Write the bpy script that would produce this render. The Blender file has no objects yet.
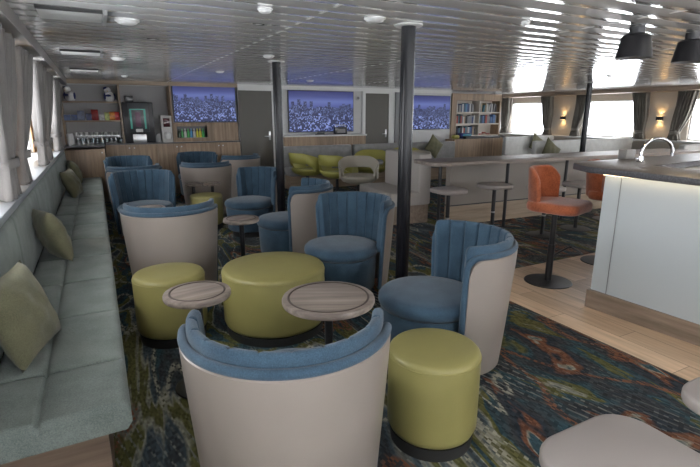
import bpy, bmesh, math, random
from mathutils import Vector, Matrix
PI = math.pi
rnd = random.Random(7)
SC = bpy.context.scene
COL = SC.collection

# ---------------------------------------------------------------- camera
cd = bpy.data.cameras.new('camera'); cam = bpy.data.objects.new('camera', cd); COL.objects.link(cam)
cd.sensor_width = 36; cd.lens = 473.4/700*36; cd.clip_start = .02; cd.clip_end = 200
cam.location = (0, 0, 1.5)
cam.rotation_euler = (math.radians(90-14.08), 0, math.radians(-27.71))
SC.camera = cam
# ---------------------------------------------------------------- exposure, sky
SC.view_settings.view_transform = 'Standard'; SC.view_settings.look = 'None'
SC.view_settings.gamma = 1; SC.view_settings.use_curve_mapping = False
SC.view_settings.exposure = 0.22
W = bpy.data.worlds.new('overcast_sky'); SC.world = W; W.use_nodes = True
nt = W.node_tree; bg = nt.nodes['Background']
tc = nt.nodes.new('ShaderNodeTexCoord'); sx = nt.nodes.new('ShaderNodeSeparateXYZ'); rp = nt.nodes.new('ShaderNodeValToRGB')
nt.links.new(tc.outputs['Generated'], sx.inputs[0]); nt.links.new(sx.outputs['Z'], rp.inputs[0])
rp.color_ramp.elements[0].position = 0.0; rp.color_ramp.elements[0].color = (.93, .94, .95, 1)
rp.color_ramp.elements[1].position = .6; rp.color_ramp.elements[1].color = (1, .99, .97, 1)
nt.links.new(rp.outputs[0], bg.inputs[0]); bg.inputs[1].default_value = 13

# ---------------------------------------------------------------- helpers
def mat(name, color, rough=.5, metal=0, spec=.5, bump=None, bscale=100, noise=None, nscale=5, sheen=0, emit=None, estr=0, trans=0, coat=0):
    m = bpy.data.materials.new(name); m.use_nodes = True
    t = m.node_tree; b = t.nodes['Principled BSDF']
    c = (*color, 1)
    b.inputs['Base Color'].default_value = c
    b.inputs['Roughness'].default_value = rough; b.inputs['Metallic'].default_value = metal
    b.inputs['Specular IOR Level'].default_value = spec
    b.inputs['Sheen Weight'].default_value = sheen; b.inputs['Coat Weight'].default_value = coat
    b.inputs['Transmission Weight'].default_value = trans
    if emit: b.inputs['Emission Color'].default_value = (*emit, 1); b.inputs['Emission Strength'].default_value = estr
    tcn = t.nodes.new('ShaderNodeTexCoord')
    if noise:
        n = t.nodes.new('ShaderNodeTexNoise'); n.inputs['Scale'].default_value = nscale; n.inputs['Detail'].default_value = 6
        r = t.nodes.new('ShaderNodeValToRGB')
        r.color_ramp.elements[0].position = .3; r.color_ramp.elements[1].position = .7
        r.color_ramp.elements[0].color = (*[v*(1-noise) for v in color], 1)
        r.color_ramp.elements[1].color = (*[min(1, v*(1+noise)) for v in color], 1)
        t.links.new(tcn.outputs['Object'], n.inputs['Vector']); t.links.new(n.outputs['Fac'], r.inputs[0])
        t.links.new(r.outputs[0], b.inputs['Base Color'])
    if bump:
        n = t.nodes.new('ShaderNodeTexNoise'); n.inputs['Scale'].default_value = bscale; n.inputs['Detail'].default_value = 4
        u = t.nodes.new('ShaderNodeBump'); u.inputs['Strength'].default_value = bump; u.inputs['Distance'].default_value = .004
        t.links.new(tcn.outputs['Object'], n.inputs['Vector']); t.links.new(n.outputs['Fac'], u.inputs['Height'])
        t.links.new(u.outputs[0], b.inputs['Normal'])
    return m

def N(t, kind, **kw):
    n = t.nodes.new(kind)
    for k, v in kw.items():
        if k.startswith('i_'): n.inputs[k[2:]].default_value = v
        else: setattr(n, k, v)
    return n
def ramp(t, stops, inp=None, interp='LINEAR'):
    r = t.nodes.new('ShaderNodeValToRGB'); cr = r.color_ramp; cr.interpolation = interp
    while len(cr.elements) < len(stops): cr.elements.new(.5)
    for e, (p, c) in zip(cr.elements, stops):
        e.position = p; e.color = (*c, 1) if len(c) == 3 else c
    if inp is not None: t.links.new(inp, r.inputs[0])
    return r

def wood(name, c1, c2, axis='Z', rough=.45, plank=None, spec=.4):
    """wood grain running along the given axis"""
    m = bpy.data.materials.new(name); m.use_nodes = True; t = m.node_tree; b = t.nodes['Principled BSDF']
    tcn = N(t, 'ShaderNodeTexCoord'); mp = N(t, 'ShaderNodeMapping')
    s = {'X': (1, 14, 14), 'Y': (14, 1, 14), 'Z': (14, 14, 1)}[axis]; mp.inputs['Scale'].default_value = s
    t.links.new(tcn.outputs['Object'], mp.inputs['Vector'])
    n = N(t, 'ShaderNodeTexNoise', i_Scale=1.6, i_Detail=8, i_Roughness=.62); t.links.new(mp.outputs[0], n.inputs['Vector'])
    r = ramp(t, [(.32, c1), (.68, c2)], n.outputs['Fac'])
    out = r.outputs[0]
    if plank:
        mp2 = N(t, 'ShaderNodeMapping'); k = 1/plank
        mp2.inputs['Scale'].default_value = {'X': (.4, k, k), 'Y': (k, .4, k), 'Z': (k, .0, .0)}[axis]
        t.links.new(tcn.outputs['Object'], mp2.inputs['Vector'])
        fl = N(t, 'ShaderNodeVectorMath', operation='FLOOR'); t.links.new(mp2.outputs[0], fl.inputs[0])
        wn = N(t, 'ShaderNodeTexWhiteNoise'); t.links.new(fl.outputs[0], wn.inputs['Vector'])
        mx = N(t, 'ShaderNodeMix', data_type='RGBA', blend_type='MULTIPLY'); mx.inputs[0].default_value = 1
        r2 = ramp(t, [(0, (.72, .72, .72)), (1, (1.12, 1.1, 1.06))], wn.outputs['Value'])
        t.links.new(out, mx.inputs[6]); t.links.new(r2.outputs[0], mx.inputs[7]); out = mx.outputs[2]
    t.links.new(out, b.inputs['Base Color'])
    b.inputs['Roughness'].default_value = rough; b.inputs['Specular IOR Level'].default_value = spec
    u = N(t, 'ShaderNodeBump', i_Strength=.15, i_Distance=.002); t.links.new(n.outputs['Fac'], u.inputs['Height']); t.links.new(u.outputs[0], b.inputs['Normal'])
    return m

class MB:
    def __init__(s): s.v = []; s.f = []
    def add(s, vs, fs):
        o = len(s.v); s.v += [tuple(v) for v in vs]; s.f += [tuple(i+o for i in f) for f in fs]; return s
    def box(s, c, d, rot=0, tilt=0, bev=0, seg=2):
        bm = bmesh.new(); bmesh.ops.create_cube(bm, size=1)
        bmesh.ops.scale(bm, vec=d, verts=bm.verts)
        if bev: bmesh.ops.bevel(bm, geom=bm.edges[:], offset=bev, segments=seg, affect='EDGES', profile=.5)
        M = Matrix.Translation(c) @ Matrix.Rotation(rot, 4, 'Z') @ Matrix.Rotation(tilt, 4, 'X')
        bmesh.ops.transform(bm, matrix=M, verts=bm.verts)
        bm.verts.index_update()
        s.add([v.co[:] for v in bm.verts], [[v.index for v in f.verts] for f in bm.faces]); bm.free(); return s
    def bb(s, x0, x1, y0, y1, z0, z1, bev=0, seg=2):
        return s.box(((x0+x1)/2, (y0+y1)/2, (z0+z1)/2), (abs(x1-x0), abs(y1-y0), abs(z1-z0)), bev=bev, seg=seg)
    def lathe(s, prof, c=(0, 0, 0), n=32, axis='Z', sx=1, sy=1, ring=False):
        if ring: prof = list(prof)+[prof[0]]
        vs = []; k = len(prof)
        for i in range(n):
            a = 2*PI*i/n
            for r, z in prof:
                p = (r*math.cos(a)*sx, r*math.sin(a)*sy, z)
                if axis == 'Y': p = (p[0], p[2], p[1])
                if axis == 'X': p = (p[2], p[0], p[1])
                vs.append((p[0]+c[0], p[1]+c[1], p[2]+c[2]))
        fs = [(i*k+j, ((i+1) % n)*k+j, ((i+1) % n)*k+j+1, i*k+j+1) for i in range(n) for j in range(k-1)]
        if not ring and prof[0][0] > 1e-6: fs.append([i*k for i in range(n)][::-1])
        if not ring and prof[-1][0] > 1e-6: fs.append([i*k+k-1 for i in range(n)])
        return s.add(vs, fs)
    def cyl(s, c, r, h, n=24, axis='Z', bev=0):
        if bev: p = [(r-bev, 0), (r-.3*bev, .3*bev), (r, bev), (r, h-bev), (r-.3*bev, h-.3*bev), (r-bev, h)]
        else: p = [(r, 0), (r, h)]
        return s.lathe(p, c, n, axis)
    def tube(s, pts, r, n=10, closed=False):
        pts = [Vector(p) for p in pts]; vs = []; m = len(pts); nr = None
        for i, p in enumerate(pts):
            d = (pts[(i+1) % m]-pts[i-1]) if closed else (pts[min(i+1, m-1)]-pts[max(i-1, 0)])
            d.normalize()
            if nr is None: nr = d.orthogonal().normalized()
            nr = (nr-d*nr.dot(d)).normalized(); b = d.cross(nr)
            rr = r[i] if isinstance(r, (list, tuple)) else r
            vs += [p+nr*rr*math.cos(2*PI*j/n)+b*rr*math.sin(2*PI*j/n) for j in range(n)]
        fs = [(i*n+j, i*n+(j+1) % n, ((i+1) % m)*n+(j+1) % n, ((i+1) % m)*n+j) for i in range(m if closed else m-1) for j in range(n)]
        if not closed: fs += [list(range(n))[::-1], [(m-1)*n+j for j in range(n)]]
        return s.add([v[:] for v in vs], fs)
    def loft(s, rings, cap=True, wrap=False):
        """rings: list of equally long closed loops"""
        n = len(rings[0]); m = len(rings); vs = [p for r in rings for p in r]
        fs = [(i*n+j, i*n+(j+1) % n, ((i+1) % m)*n+(j+1) % n, ((i+1) % m)*n+j) for i in range(m if wrap else m-1) for j in range(n)]
        if cap and not wrap: fs += [list(range(n))[::-1], [(m-1)*n+j for j in range(n)]]
        return s.add(vs, fs)
    def grid(s, fn, nu, nv):
        vs = [fn(i/nu, j/nv) for i in range(nu+1) for j in range(nv+1)]
        fs = [(i*(nv+1)+j, (i+1)*(nv+1)+j, (i+1)*(nv+1)+j+1, i*(nv+1)+j+1) for i in range(nu) for j in range(nv)]
        return s.add(vs, fs)
    def prism(s, poly, z0, z1, bev=0):
        if bev:
            cx = sum(p[0] for p in poly)/len(poly); cy = sum(p[1] for p in poly)/len(poly)
            def ins(d):
                out = []
                for x, y in poly:
                    l = math.hypot(x-cx, y-cy); out.append((cx+(x-cx)*(1-d/l), cy+(y-cy)*(1-d/l)))
                return out
            R = [(ins(bev), z0), (ins(bev*.3), z0+bev*.3), (poly, z0+bev), (poly, z1-bev), (ins(bev*.3), z1-bev*.3), (ins(bev), z1)]
        else: R = [(poly, z0), (poly, z1)]
        return s.loft([[(x, y, z) for x, y in pl] for pl, z in R])
    def build(s, name, m, parent=None, smooth=True, ang=40, kind=None, loc=None, rot=None):
        me = bpy.data.meshes.new(name); me.from_pydata(s.v, [], s.f)
        bm = bmesh.new(); bm.from_mesh(me); bmesh.ops.recalc_face_normals(bm, faces=bm.faces); bm.to_mesh(me); bm.free()
        me.materials.append(m)
        if smooth: me.shade_smooth(); me.set_sharp_from_angle(angle=math.radians(ang))
        o = bpy.data.objects.new(name, me); COL.objects.link(o)
        if parent: o.parent = parent
        if kind: o['kind'] = kind
        if loc: o.location = loc
        if rot: o.rotation_euler = rot
        return o
def tag(o, label=None, cat=None, group=None, kind=None):
    if label: o['label'] = label
    if cat: o['category'] = cat
    if group: o['group'] = group
    if kind: o['kind'] = kind
    return o
def thing(name, label, cat, loc=(0, 0, 0), rz=0, group=None):
    o = bpy.data.objects.new(name, None); COL.objects.link(o); o.empty_display_size = .1
    o.location = loc; o.rotation_euler = (0, 0, rz); return tag(o, label, cat, group)
def dup(root, loc, rz, label, group=None):
    def cp(o, par):
        c = o.copy(); COL.objects.link(c)
        if par: c.parent = par
        for ch in list(o.children): cp(ch, c)
        return c
    r = cp(root, None); r.location = loc; r.rotation_euler = (0, 0, rz); r['label'] = label
    if group: r['group'] = group
    return r
def rrect(w, d, r, n=6, cx=0, cy=0):
    o = []
    for sx_, sy_, a0 in ((1, 1, 0), (-1, 1, 90), (-1, -1, 180), (1, -1, 270)):
        for k in range(n+1):
            a = math.radians(a0+90*k/n); o.append((cx+sx_*(w/2-r)+r*math.cos(a), cy+sy_*(d/2-r)+r*math.sin(a)))
    return o
ORD = ['first', 'second', 'third', 'fourth', 'fifth', 'sixth', 'seventh', 'eighth', 'ninth', 'tenth', 'eleventh', 'twelfth', 'thirteenth', 'fourteenth', 'fifteenth', 'sixteenth']

# ---------------------------------------------------------------- materials
M = {}
def fabric(name, c1, c2, fine=260, big=9, sheen=.3, rough=.9, bs=.5):
    m = bpy.data.materials.new(name); m.use_nodes = True; t = m.node_tree; b = t.nodes['Principled BSDF']
    tcn = N(t, 'ShaderNodeTexCoord')
    n1 = N(t, 'ShaderNodeTexNoise', i_Scale=fine, i_Detail=3); n2 = N(t, 'ShaderNodeTexNoise', i_Scale=big, i_Detail=5)
    t.links.new(tcn.outputs['Object'], n1.inputs['Vector']); t.links.new(tcn.outputs['Object'], n2.inputs['Vector'])
    mx = N(t, 'ShaderNodeMath', operation='ADD'); t.links.new(n1.outputs['Fac'], mx.inputs[0]); t.links.new(n2.outputs['Fac'], mx.inputs[1])
    r = ramp(t, [(.38, c1), (.62, c2)], None); h = N(t, 'ShaderNodeMath', operation='MULTIPLY'); h.inputs[1].default_value = .5
    t.links.new(mx.outputs[0], h.inputs[0]); t.links.new(h.outputs[0], r.inputs[0]); t.links.new(r.outputs[0], b.inputs['Base Color'])
    b.inputs['Roughness'].default_value = rough; b.inputs['Sheen Weight'].default_value = sheen; b.inputs['Specular IOR Level'].default_value = .25
    u = N(t, 'ShaderNodeBump', i_Strength=bs, i_Distance=.002); t.links.new(n1.outputs['Fac'], u.inputs['Height']); t.links.new(u.outputs[0], b.inputs['Normal'])
    return m
M['blue'] = fabric('blue_velvet', (.023, .048, .076), (.049, .092, .134), fine=240, big=7, sheen=.2)
M['bench'] = fabric('bench_weave', (.13, .155, .142), (.225, .258, .236), fine=230, big=5, sheen=.15)
M['olive'] = fabric('olive_cushion', (.105, .105, .062), (.18, .17, .10), fine=200, big=6, sheen=.2)
M['orange'] = fabric('rust_velvet', (.24, .062, .024), (.38, .110, .048), fine=90, big=12, sheen=.35)
M['curtain'] = fabric('curtain_cloth', (.17, .16, .152), (.25, .236, .226), fine=300, big=2, sheen=.1, bs=.1)
M['curtain_dark'] = fabric('curtain_taupe', (.115, .105, .09), (.20, .185, .16), fine=120, big=3, sheen=.1, bs=.2)
M['plush_white'] = fabric('white_plush', (.6, .6, .6), (.8, .8, .8), fine=200)
M['plush_blue'] = fabric('navy_plush', (.02, .03, .12), (.04, .05, .2), fine=200)
M['leather'] = mat('greige_leather', (.25, .215, .19), .36, bump=.12, bscale=380, noise=.04, nscale=4, spec=.45)
M['stoolgrey'] = mat('pale_grey_leather', (.33, .295, .275), .42, bump=.1, bscale=380, spec=.4)
M['lime'] = mat('olive_lime_leather', (.26, .232, .082), .42, bump=.14, bscale=260, noise=.06, nscale=5, spec=.45)
M['limechair'] = mat('lime_leather', (.34, .32, .08), .45, bump=.1, bscale=260)
M['beigechair'] = mat('beige_leather', (.36, .33, .27), .45, bump=.1, bscale=260)
M['black'] = mat('black_metal', (.012, .012, .014), .35, spec=.5)
M['blackgloss'] = mat('black_gloss_paint', (.006, .006, .008), .25, spec=.25)
M['plinth'] = mat('black_plinth', (.015, .015, .015), .6)
M['chrome'] = mat('chrome', (.5, .5, .52), .08, metal=1)
M['steel'] = mat('brushed_steel', (.5, .5, .5), .3, metal=1)
M['white'] = mat('white_paint', (.62, .62, .60), .4)
M['wallwhite'] = mat('off_white_panel', (.50, .50, .49), .45, noise=.02)
M['cream'] = mat('cream_panel', (.55, .50, .43), .5)
M['grey'] = mat('grey_panel', (.20, .20, .20), .5)
M['sill'] = mat('grey_sill_laminate', (.36, .385, .41), .35)
M['niche'] = mat('grey_niche_board', (.36, .35, .345), .5)
M['doorgrey'] = mat('dark_taupe_door', (.085, .078, .064), .45)
M['dark'] = mat('dark_worktop', (.035, .032, .034), .3)
M['woodv'] = wood('oak_vertical', (.21, .145, .095), (.38, .275, .185), 'Z', plank=.42)
M['woodx'] = wood('oak_horizontal', (.24, .18, .125), (.40, .31, .225), 'X')
M['woody'] = wood('oak_lengthwise', (.17, .125, .09), (.29, .22, .165), 'Y')
M['tanwood'] = wood('tan_oak', (.34, .19, .09), (.50, .31, .17), 'Z')
M['woodbase'] = wood('brown_oak_base', (.13, .09, .065), (.24, .175, .13), 'X')
M['woodgrey'] = wood('greyed_oak', (.17, .14, .12), (.32, .27, .235), 'X', rough=.5)
M['tabletop'] = wood('grey_oak_tabletop', (.13, .105, .09), (.36, .30, .255), 'X', rough=.38)
M['pale'] = mat('bar_front_pale_blue', (.46, .495, .505), .45, spec=.35)
M['partition'] = mat('taupe_partition', (.235, .205, .18), .5)
M['book'] = [mat('book_cloth_%s' % n, c, .6) for n, c in (('white', (.55, .55, .53)), ('navy', (.03, .05, .12)), ('teal', (.05, .16, .2)), ('grey', (.2, .2, .21)), ('black', (.02, .02, .025)), ('blue', (.08, .17, .35)), ('red', (.3, .05, .04)), ('tan', (.35, .27, .18)))]
BOOKN = ['white', 'navy', 'teal', 'grey', 'black', 'blue', 'red', 'tan']
M['lampwarm'] = mat('warm_lamp_glow', (1, .8, .5), .5, emit=(1, .66, .3), estr=9)
M['lampwhite'] = mat('opal_dome', (.75, .75, .74), .35)

def glass_mat(name, tint=(1, 1, 1), gl=.07):
    m = bpy.data.materials.new(name); m.use_nodes = True; t = m.node_tree; t.nodes.clear()
    o = N(t, 'ShaderNodeOutputMaterial'); mx = N(t, 'ShaderNodeMixShader'); tr = N(t, 'ShaderNodeBsdfTransparent'); g = N(t, 'ShaderNodeBsdfGlossy')
    tr.inputs[0].default_value = (*tint, 1); g.inputs['Roughness'].default_value = .02; mx.inputs[0].default_value = gl
    t.links.new(tr.outputs[0], mx.inputs[1]); t.links.new(g.outputs[0], mx.inputs[2]); t.links.new(mx.outputs[0], o.inputs[0]); return m
M['pane'] = glass_mat('window_glass', (.97, .98, 1))
M['tumbler'] = glass_mat('drinking_glass', (.80, .84, .86), .35)

def ceiling_mat():
    m = bpy.data.materials.new('glossy_ceiling_slats'); m.use_nodes = True; t = m.node_tree; b = t.nodes['Principled BSDF']
    b.inputs['Base Color'].default_value = (.84, .83, .82, 1); b.inputs['Metallic'].default_value = .5; b.inputs['Roughness'].default_value = .11
    tcn = N(t, 'ShaderNodeTexCoord'); mp = N(t, 'ShaderNodeMapping'); mp.inputs['Scale'].default_value = (.8, 6, 1)
    t.links.new(tcn.outputs['Object'], mp.inputs['Vector'])
    n = N(t, 'ShaderNodeTexNoise', i_Scale=1.5, i_Detail=2); t.links.new(mp.outputs[0], n.inputs['Vector'])
    u = N(t, 'ShaderNodeBump', i_Strength=.35, i_Distance=.01); t.links.new(n.outputs['Fac'], u.inputs['Height']); t.links.new(u.outputs[0], b.inputs['Normal'])
    return m
M['ceiling'] = ceiling_mat()

def carpet_mat():
    m = bpy.data.materials.new('patterned_carpet'); m.use_nodes = True; t = m.node_tree; b = t.nodes['Principled BSDF']; L = t.links.new
    tcn = N(t, 'ShaderNodeTexCoord')
    mp = N(t, 'ShaderNodeMapping'); mp.inputs['Rotation'].default_value = (0, 0, math.radians(-12)); mp.inputs['Scale'].default_value = (1.5, .55, 1)
    L(tcn.outputs['Object'], mp.inputs['Vector'])
    n0 = N(t, 'ShaderNodeTexNoise', i_Scale=1.0, i_Detail=2, i_Distortion=.6); L(mp.outputs[0], n0.inputs['Vector'])
    n1 = N(t, 'ShaderNodeTexNoise', i_Scale=1.15, i_Detail=4, i_Distortion=1.1, i_Roughness=.5); L(mp.outputs[0], n1.inputs['Vector'])
    teal = (.030, .066, .082); navy = (.024, .034, .045); org = (.15, .066, .038); olv = (.10, .098, .036); crm = (.26, .25, .20); char = (.042, .044, .047); slate = (.055, .075, .088)
    base = ramp(t, [(.28, navy), (.36, teal), (.40, char), (.435, slate), (.455, crm), (.465, olv), (.495, olv), (.505, teal), (.55, char), (.585, navy), (.60, org), (.615, org), (.622, crm), (.632, teal), (.72, slate)], n1.outputs['Fac'])
    # second set of thin contour lines in rust and cream
    ln = ramp(t, [(0, (0, 0, 0)), (.425, (0, 0, 0)), (.430, (1, 1, 1)), (.438, (1, 1, 1)), (.444, (0, 0, 0)), (.545, (0, 0, 0)), (.550, (1, 1, 1)), (.57, (1, 1, 1)), (.576, (0, 0, 0))], n0.outputs['Fac'])
    lc = ramp(t, [(.40, crm), (.45, crm), (.5, org), (1, org)], n0.outputs['Fac'])
    # woven dashes
    mp2 = N(t, 'ShaderNodeMapping'); mp2.inputs['Rotation'].default_value = (0, 0, math.radians(-12)); mp2.inputs['Scale'].default_value = (95, 42, 1); L(tcn.outputs['Object'], mp2.inputs['Vector'])
    fl = N(t, 'ShaderNodeVectorMath', operation='FLOOR'); L(mp2.outputs[0], fl.inputs[0]); wn = N(t, 'ShaderNodeTexWhiteNoise'); L(fl.outputs[0], wn.inputs['Vector'])
    m1 = N(t, 'ShaderNodeMath', operation='MULTIPLY'); L(ln.outputs[0], m1.inputs[0])
    rw = ramp(t, [(.25, (.15,)*3), (.6, (1,)*3)], wn.outputs['Value']); L(rw.outputs[0], m1.inputs[1])
    mx = N(t, 'ShaderNodeMix', data_type='RGBA'); L(m1.outputs[0], mx.inputs[0]); L(base.outputs[0], mx.inputs[6]); L(lc.outputs[0], mx.inputs[7])
    # pale dash rows inside charcoal zones
    wv = N(t, 'ShaderNodeTexWave', i_Scale=7, i_Distortion=.5); wv.bands_direction = 'X'
    mp3 = N(t, 'ShaderNodeMapping'); mp3.inputs['Rotation'].default_value = (0, 0, math.radians(-14)); L(tcn.outputs['Object'], mp3.inputs['Vector']); L(mp3.outputs[0], wv.inputs['Vector'])
    r3 = ramp(t, [(.80, (0,)*3), (.9, (1,)*3)], wv.outputs['Fac']); n4 = N(t, 'ShaderNodeTexNoise', i_Scale=1.1, i_Detail=2); L(mp.outputs[0], n4.inputs['Vector'])
    r4 = ramp(t, [(.48, (0,)*3), (.56, (.8,)*3)], n4.outputs['Fac'])
    m2 = N(t, 'ShaderNodeMath', operation='MULTIPLY'); L(r3.outputs[0], m2.inputs[0]); L(r4.outputs[0], m2.inputs[1])
    m3 = N(t, 'ShaderNodeMath', operation='MULTIPLY'); L(m2.outputs[0], m3.inputs[0]); L(rw.outputs[0], m3.inputs[1])
    mx2 = N(t, 'ShaderNodeMix', data_type='RGBA'); L(m3.outputs[0], mx2.inputs[0]); L(mx.outputs[2], mx2.inputs[6]); mx2.inputs[7].default_value = (.17, .175, .16, 1)
    mx4 = N(t, 'ShaderNodeMix', data_type='RGBA', blend_type='MULTIPLY'); mx4.inputs[0].default_value = 1; L(mx2.outputs[2], mx4.inputs[6])
    r5 = ramp(t, [(0, (.6,)*3), (1, (1.35,)*3)], wn.outputs['Value']); L(r5.outputs[0], mx4.inputs[7])
    L(mx4.outputs[2], b.inputs['Base Color']); b.inputs['Roughness'].default_value = .95; b.inputs['Specular IOR Level'].default_value = .1
    nb = N(t, 'ShaderNodeTexNoise', i_Scale=220); L(tcn.outputs['Object'], nb.inputs['Vector']); u = N(t, 'ShaderNodeBump', i_Strength=.5, i_Distance=.003); L(nb.outputs['Fac'], u.inputs['Height']); L(u.outputs[0], b.inputs['Normal'])
    return m
M['carpet'] = carpet_mat()

def parquet_mat():
    m = bpy.data.materials.new('oak_floor_planks'); m.use_nodes = True; t = m.node_tree; b = t.nodes['Principled BSDF']; L = t.links.new
    tcn = N(t, 'ShaderNodeTexCoord'); mp = N(t, 'ShaderNodeMapping'); mp.inputs['Rotation'].default_value = (0, 0, math.radians(90)); L(tcn.outputs['Object'], mp.inputs['Vector'])
    br = N(t, 'ShaderNodeTexBrick', i_Scale=1); br.inputs['Color1'].default_value = (.46, .31, .195, 1); br.inputs['Color2'].default_value = (.72, .53, .36, 1)
    br.inputs['Mortar'].default_value = (.2, .14, .1, 1); br.inputs['Mortar Size'].default_value = .002; br.inputs['Brick Width'].default_value = .9; br.inputs['Row Height'].default_value = .18
    L(mp.outputs[0], br.inputs['Vector'])
    mp2 = N(t, 'ShaderNodeMapping'); mp2.inputs['Scale'].default_value = (14, 1.2, 1); L(tcn.outputs['Object'], mp2.inputs['Vector'])
    n = N(t, 'ShaderNodeTexNoise', i_Scale=2, i_Detail=8); L(mp2.outputs[0], n.inputs['Vector']); r = ramp(t, [(.3, (.78,)*3), (.7, (1.1,)*3)], n.outputs['Fac'])
    mx = N(t, 'ShaderNodeMix', data_type='RGBA', blend_type='MULTIPLY'); mx.inputs[0].default_value = 1; L(br.outputs['Color'], mx.inputs[6]); L(r.outputs[0], mx.inputs[7]); L(mx.outputs[2], b.inputs['Base Color'])
    b.inputs['Roughness'].default_value = .38; return m
M['parquet'] = parquet_mat()

def city_mat(w, h, seed):
    """night skyline picture shown on a television: local X 0..w, Z 0..h"""
    m = bpy.data.materials.new('city_picture'); m.use_nodes = True; t = m.node_tree; b = t.nodes['Principled BSDF']; L = t.links.new
    tcn = N(t, 'ShaderNodeTexCoord'); sp = N(t, 'ShaderNodeSeparateXYZ'); L(tcn.outputs['Object'], sp.inputs[0])
    def math_(op, a, b_=None):
        n = N(t, 'ShaderNodeMath', operation=op)
        for i, q in enumerate((a, b_)):
            if q is None: continue
            if isinstance(q, (int, float)): n.inputs[i].default_value = q
            else: L(q, n.inputs[i])
        return n.outputs[0]
    u = math_('DIVIDE', sp.outputs['X'], w); v = math_('DIVIDE', sp.outputs['Z'], h)
    sky = ramp(t, [(0, (.012, .018, .07)), (.55, (.05, .07, .28)), (.74, (.13, .17, .46)), (.86, (.055, .07, .25)), (1, (.03, .035, .14))], v)
    col = sky.outputs[0]
    for k, (bw, base, amp, bri) in enumerate(((22, .58, .22, .35), (14, .38, .30, .6), (9, .14, .34, .9))):
        cx_ = math_('FLOOR', math_('MULTIPLY', math_('ADD', u, seed+k*.37), bw)); wn = N(t, 'ShaderNodeTexWhiteNoise', noise_dimensions='1D'); L(cx_, wn.inputs['W'])
        top = math_('ADD', math_('MULTIPLY', math_('POWER', wn.outputs['Value'], 1.6), amp), base)
        mask = math_('LESS_THAN', v, top)
        cb = N(t, 'ShaderNodeCombineXYZ'); L(math_('FLOOR', math_('MULTIPLY', u, bw*6)), cb.inputs[0]); L(math_('FLOOR', math_('MULTIPLY', v, 56-k*10)), cb.inputs[1]); cb.inputs[2].default_value = k*3.1+seed
        w2 = N(t, 'ShaderNodeTexWhiteNoise'); L(cb.outputs[0], w2.inputs['Vector'])
        nz = N(t, 'ShaderNodeTexNoise', i_Scale=7, i_Detail=1); L(tcn.outputs['Object'], nz.inputs['Vector'])
        lit = math_('MULTIPLY', math_('GREATER_THAN', w2.outputs['Value'], .70), math_('MULTIPLY', nz.outputs['Fac'], 2*bri))
        cc = N(t, 'ShaderNodeMix', data_type='RGBA'); L(lit, cc.inputs[0]); cc.inputs[6].default_value = (.022, .030, .095, 1); cc.inputs[7].default_value = (.28, .36, .80, 1)
        mx = N(t, 'ShaderNodeMix', data_type='RGBA'); L(mask, mx.inputs[0]); L(col, mx.inputs[6]); L(cc.outputs[2], mx.inputs[7]); col = mx.outputs[2]
    b.inputs['Base Color'].default_value = (.01, .01, .012, 1); b.inputs['Roughness'].default_value = .3; b.inputs['Specular IOR Level'].default_value = .2
    L(col, b.inputs['Emission Color']); b.inputs['Emission Strength'].default_value = .72
    return m

# ---------------------------------------------------------------- structure
XL, XR, YF, ZC = -.85, 11.47, -3.0, 2.1
MB().bb(XL-.1, XR+.1, YF-.1, 11.5, -.1, 0).build('floor', M['carpet'], smooth=False, kind='structure')
MB().bb(2.88, 10.0, -2.9, 3.23, .0, .004).build('floor_wood', M['parquet'], smooth=False, kind='structure')
# ceiling of long slats, each faintly bowed, running across the ship
def ceiling():
    mb = MB(); pw = .20; y = YF; rows = []
    while y < 11.45:
        for k in range(9):
            s = k/8; rows.append((y+.004+s*(pw-.008), ZC-.0060*math.sin(PI*s)))
        rows.append((y+pw-.0035, ZC+.005)); rows.append((y+pw-.0005, ZC+.005)); y += pw
    vs = []; xs = (XL-.1, XR+.1)
    for yy, z in rows: vs += [(xs[0], yy, z), (xs[1], yy, z)]
    mb.add(vs, [(2*i, 2*i+1, 2*i+3, 2*i+2) for i in range(len(rows)-1)])
    mb.add([(xs[0], YF-.1, ZC+.08), (xs[1], YF-.1, ZC+.08), (xs[1], 11.5, ZC+.08), (xs[0], 11.5, ZC+.08)], [(0, 1, 2, 3)])
    return mb.build('ceiling', M['ceiling'], kind='structure', ang=15)
ceiling()
for x in (1.29, 3.16, 4.85, 6.7, 8.5):
    MB().bb(x-.012, x+.012, YF, 9.85, ZC-.004, ZC+.001).build('trim_%d' % (1+int(x)), M['white'], smooth=False, kind='structure')

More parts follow.
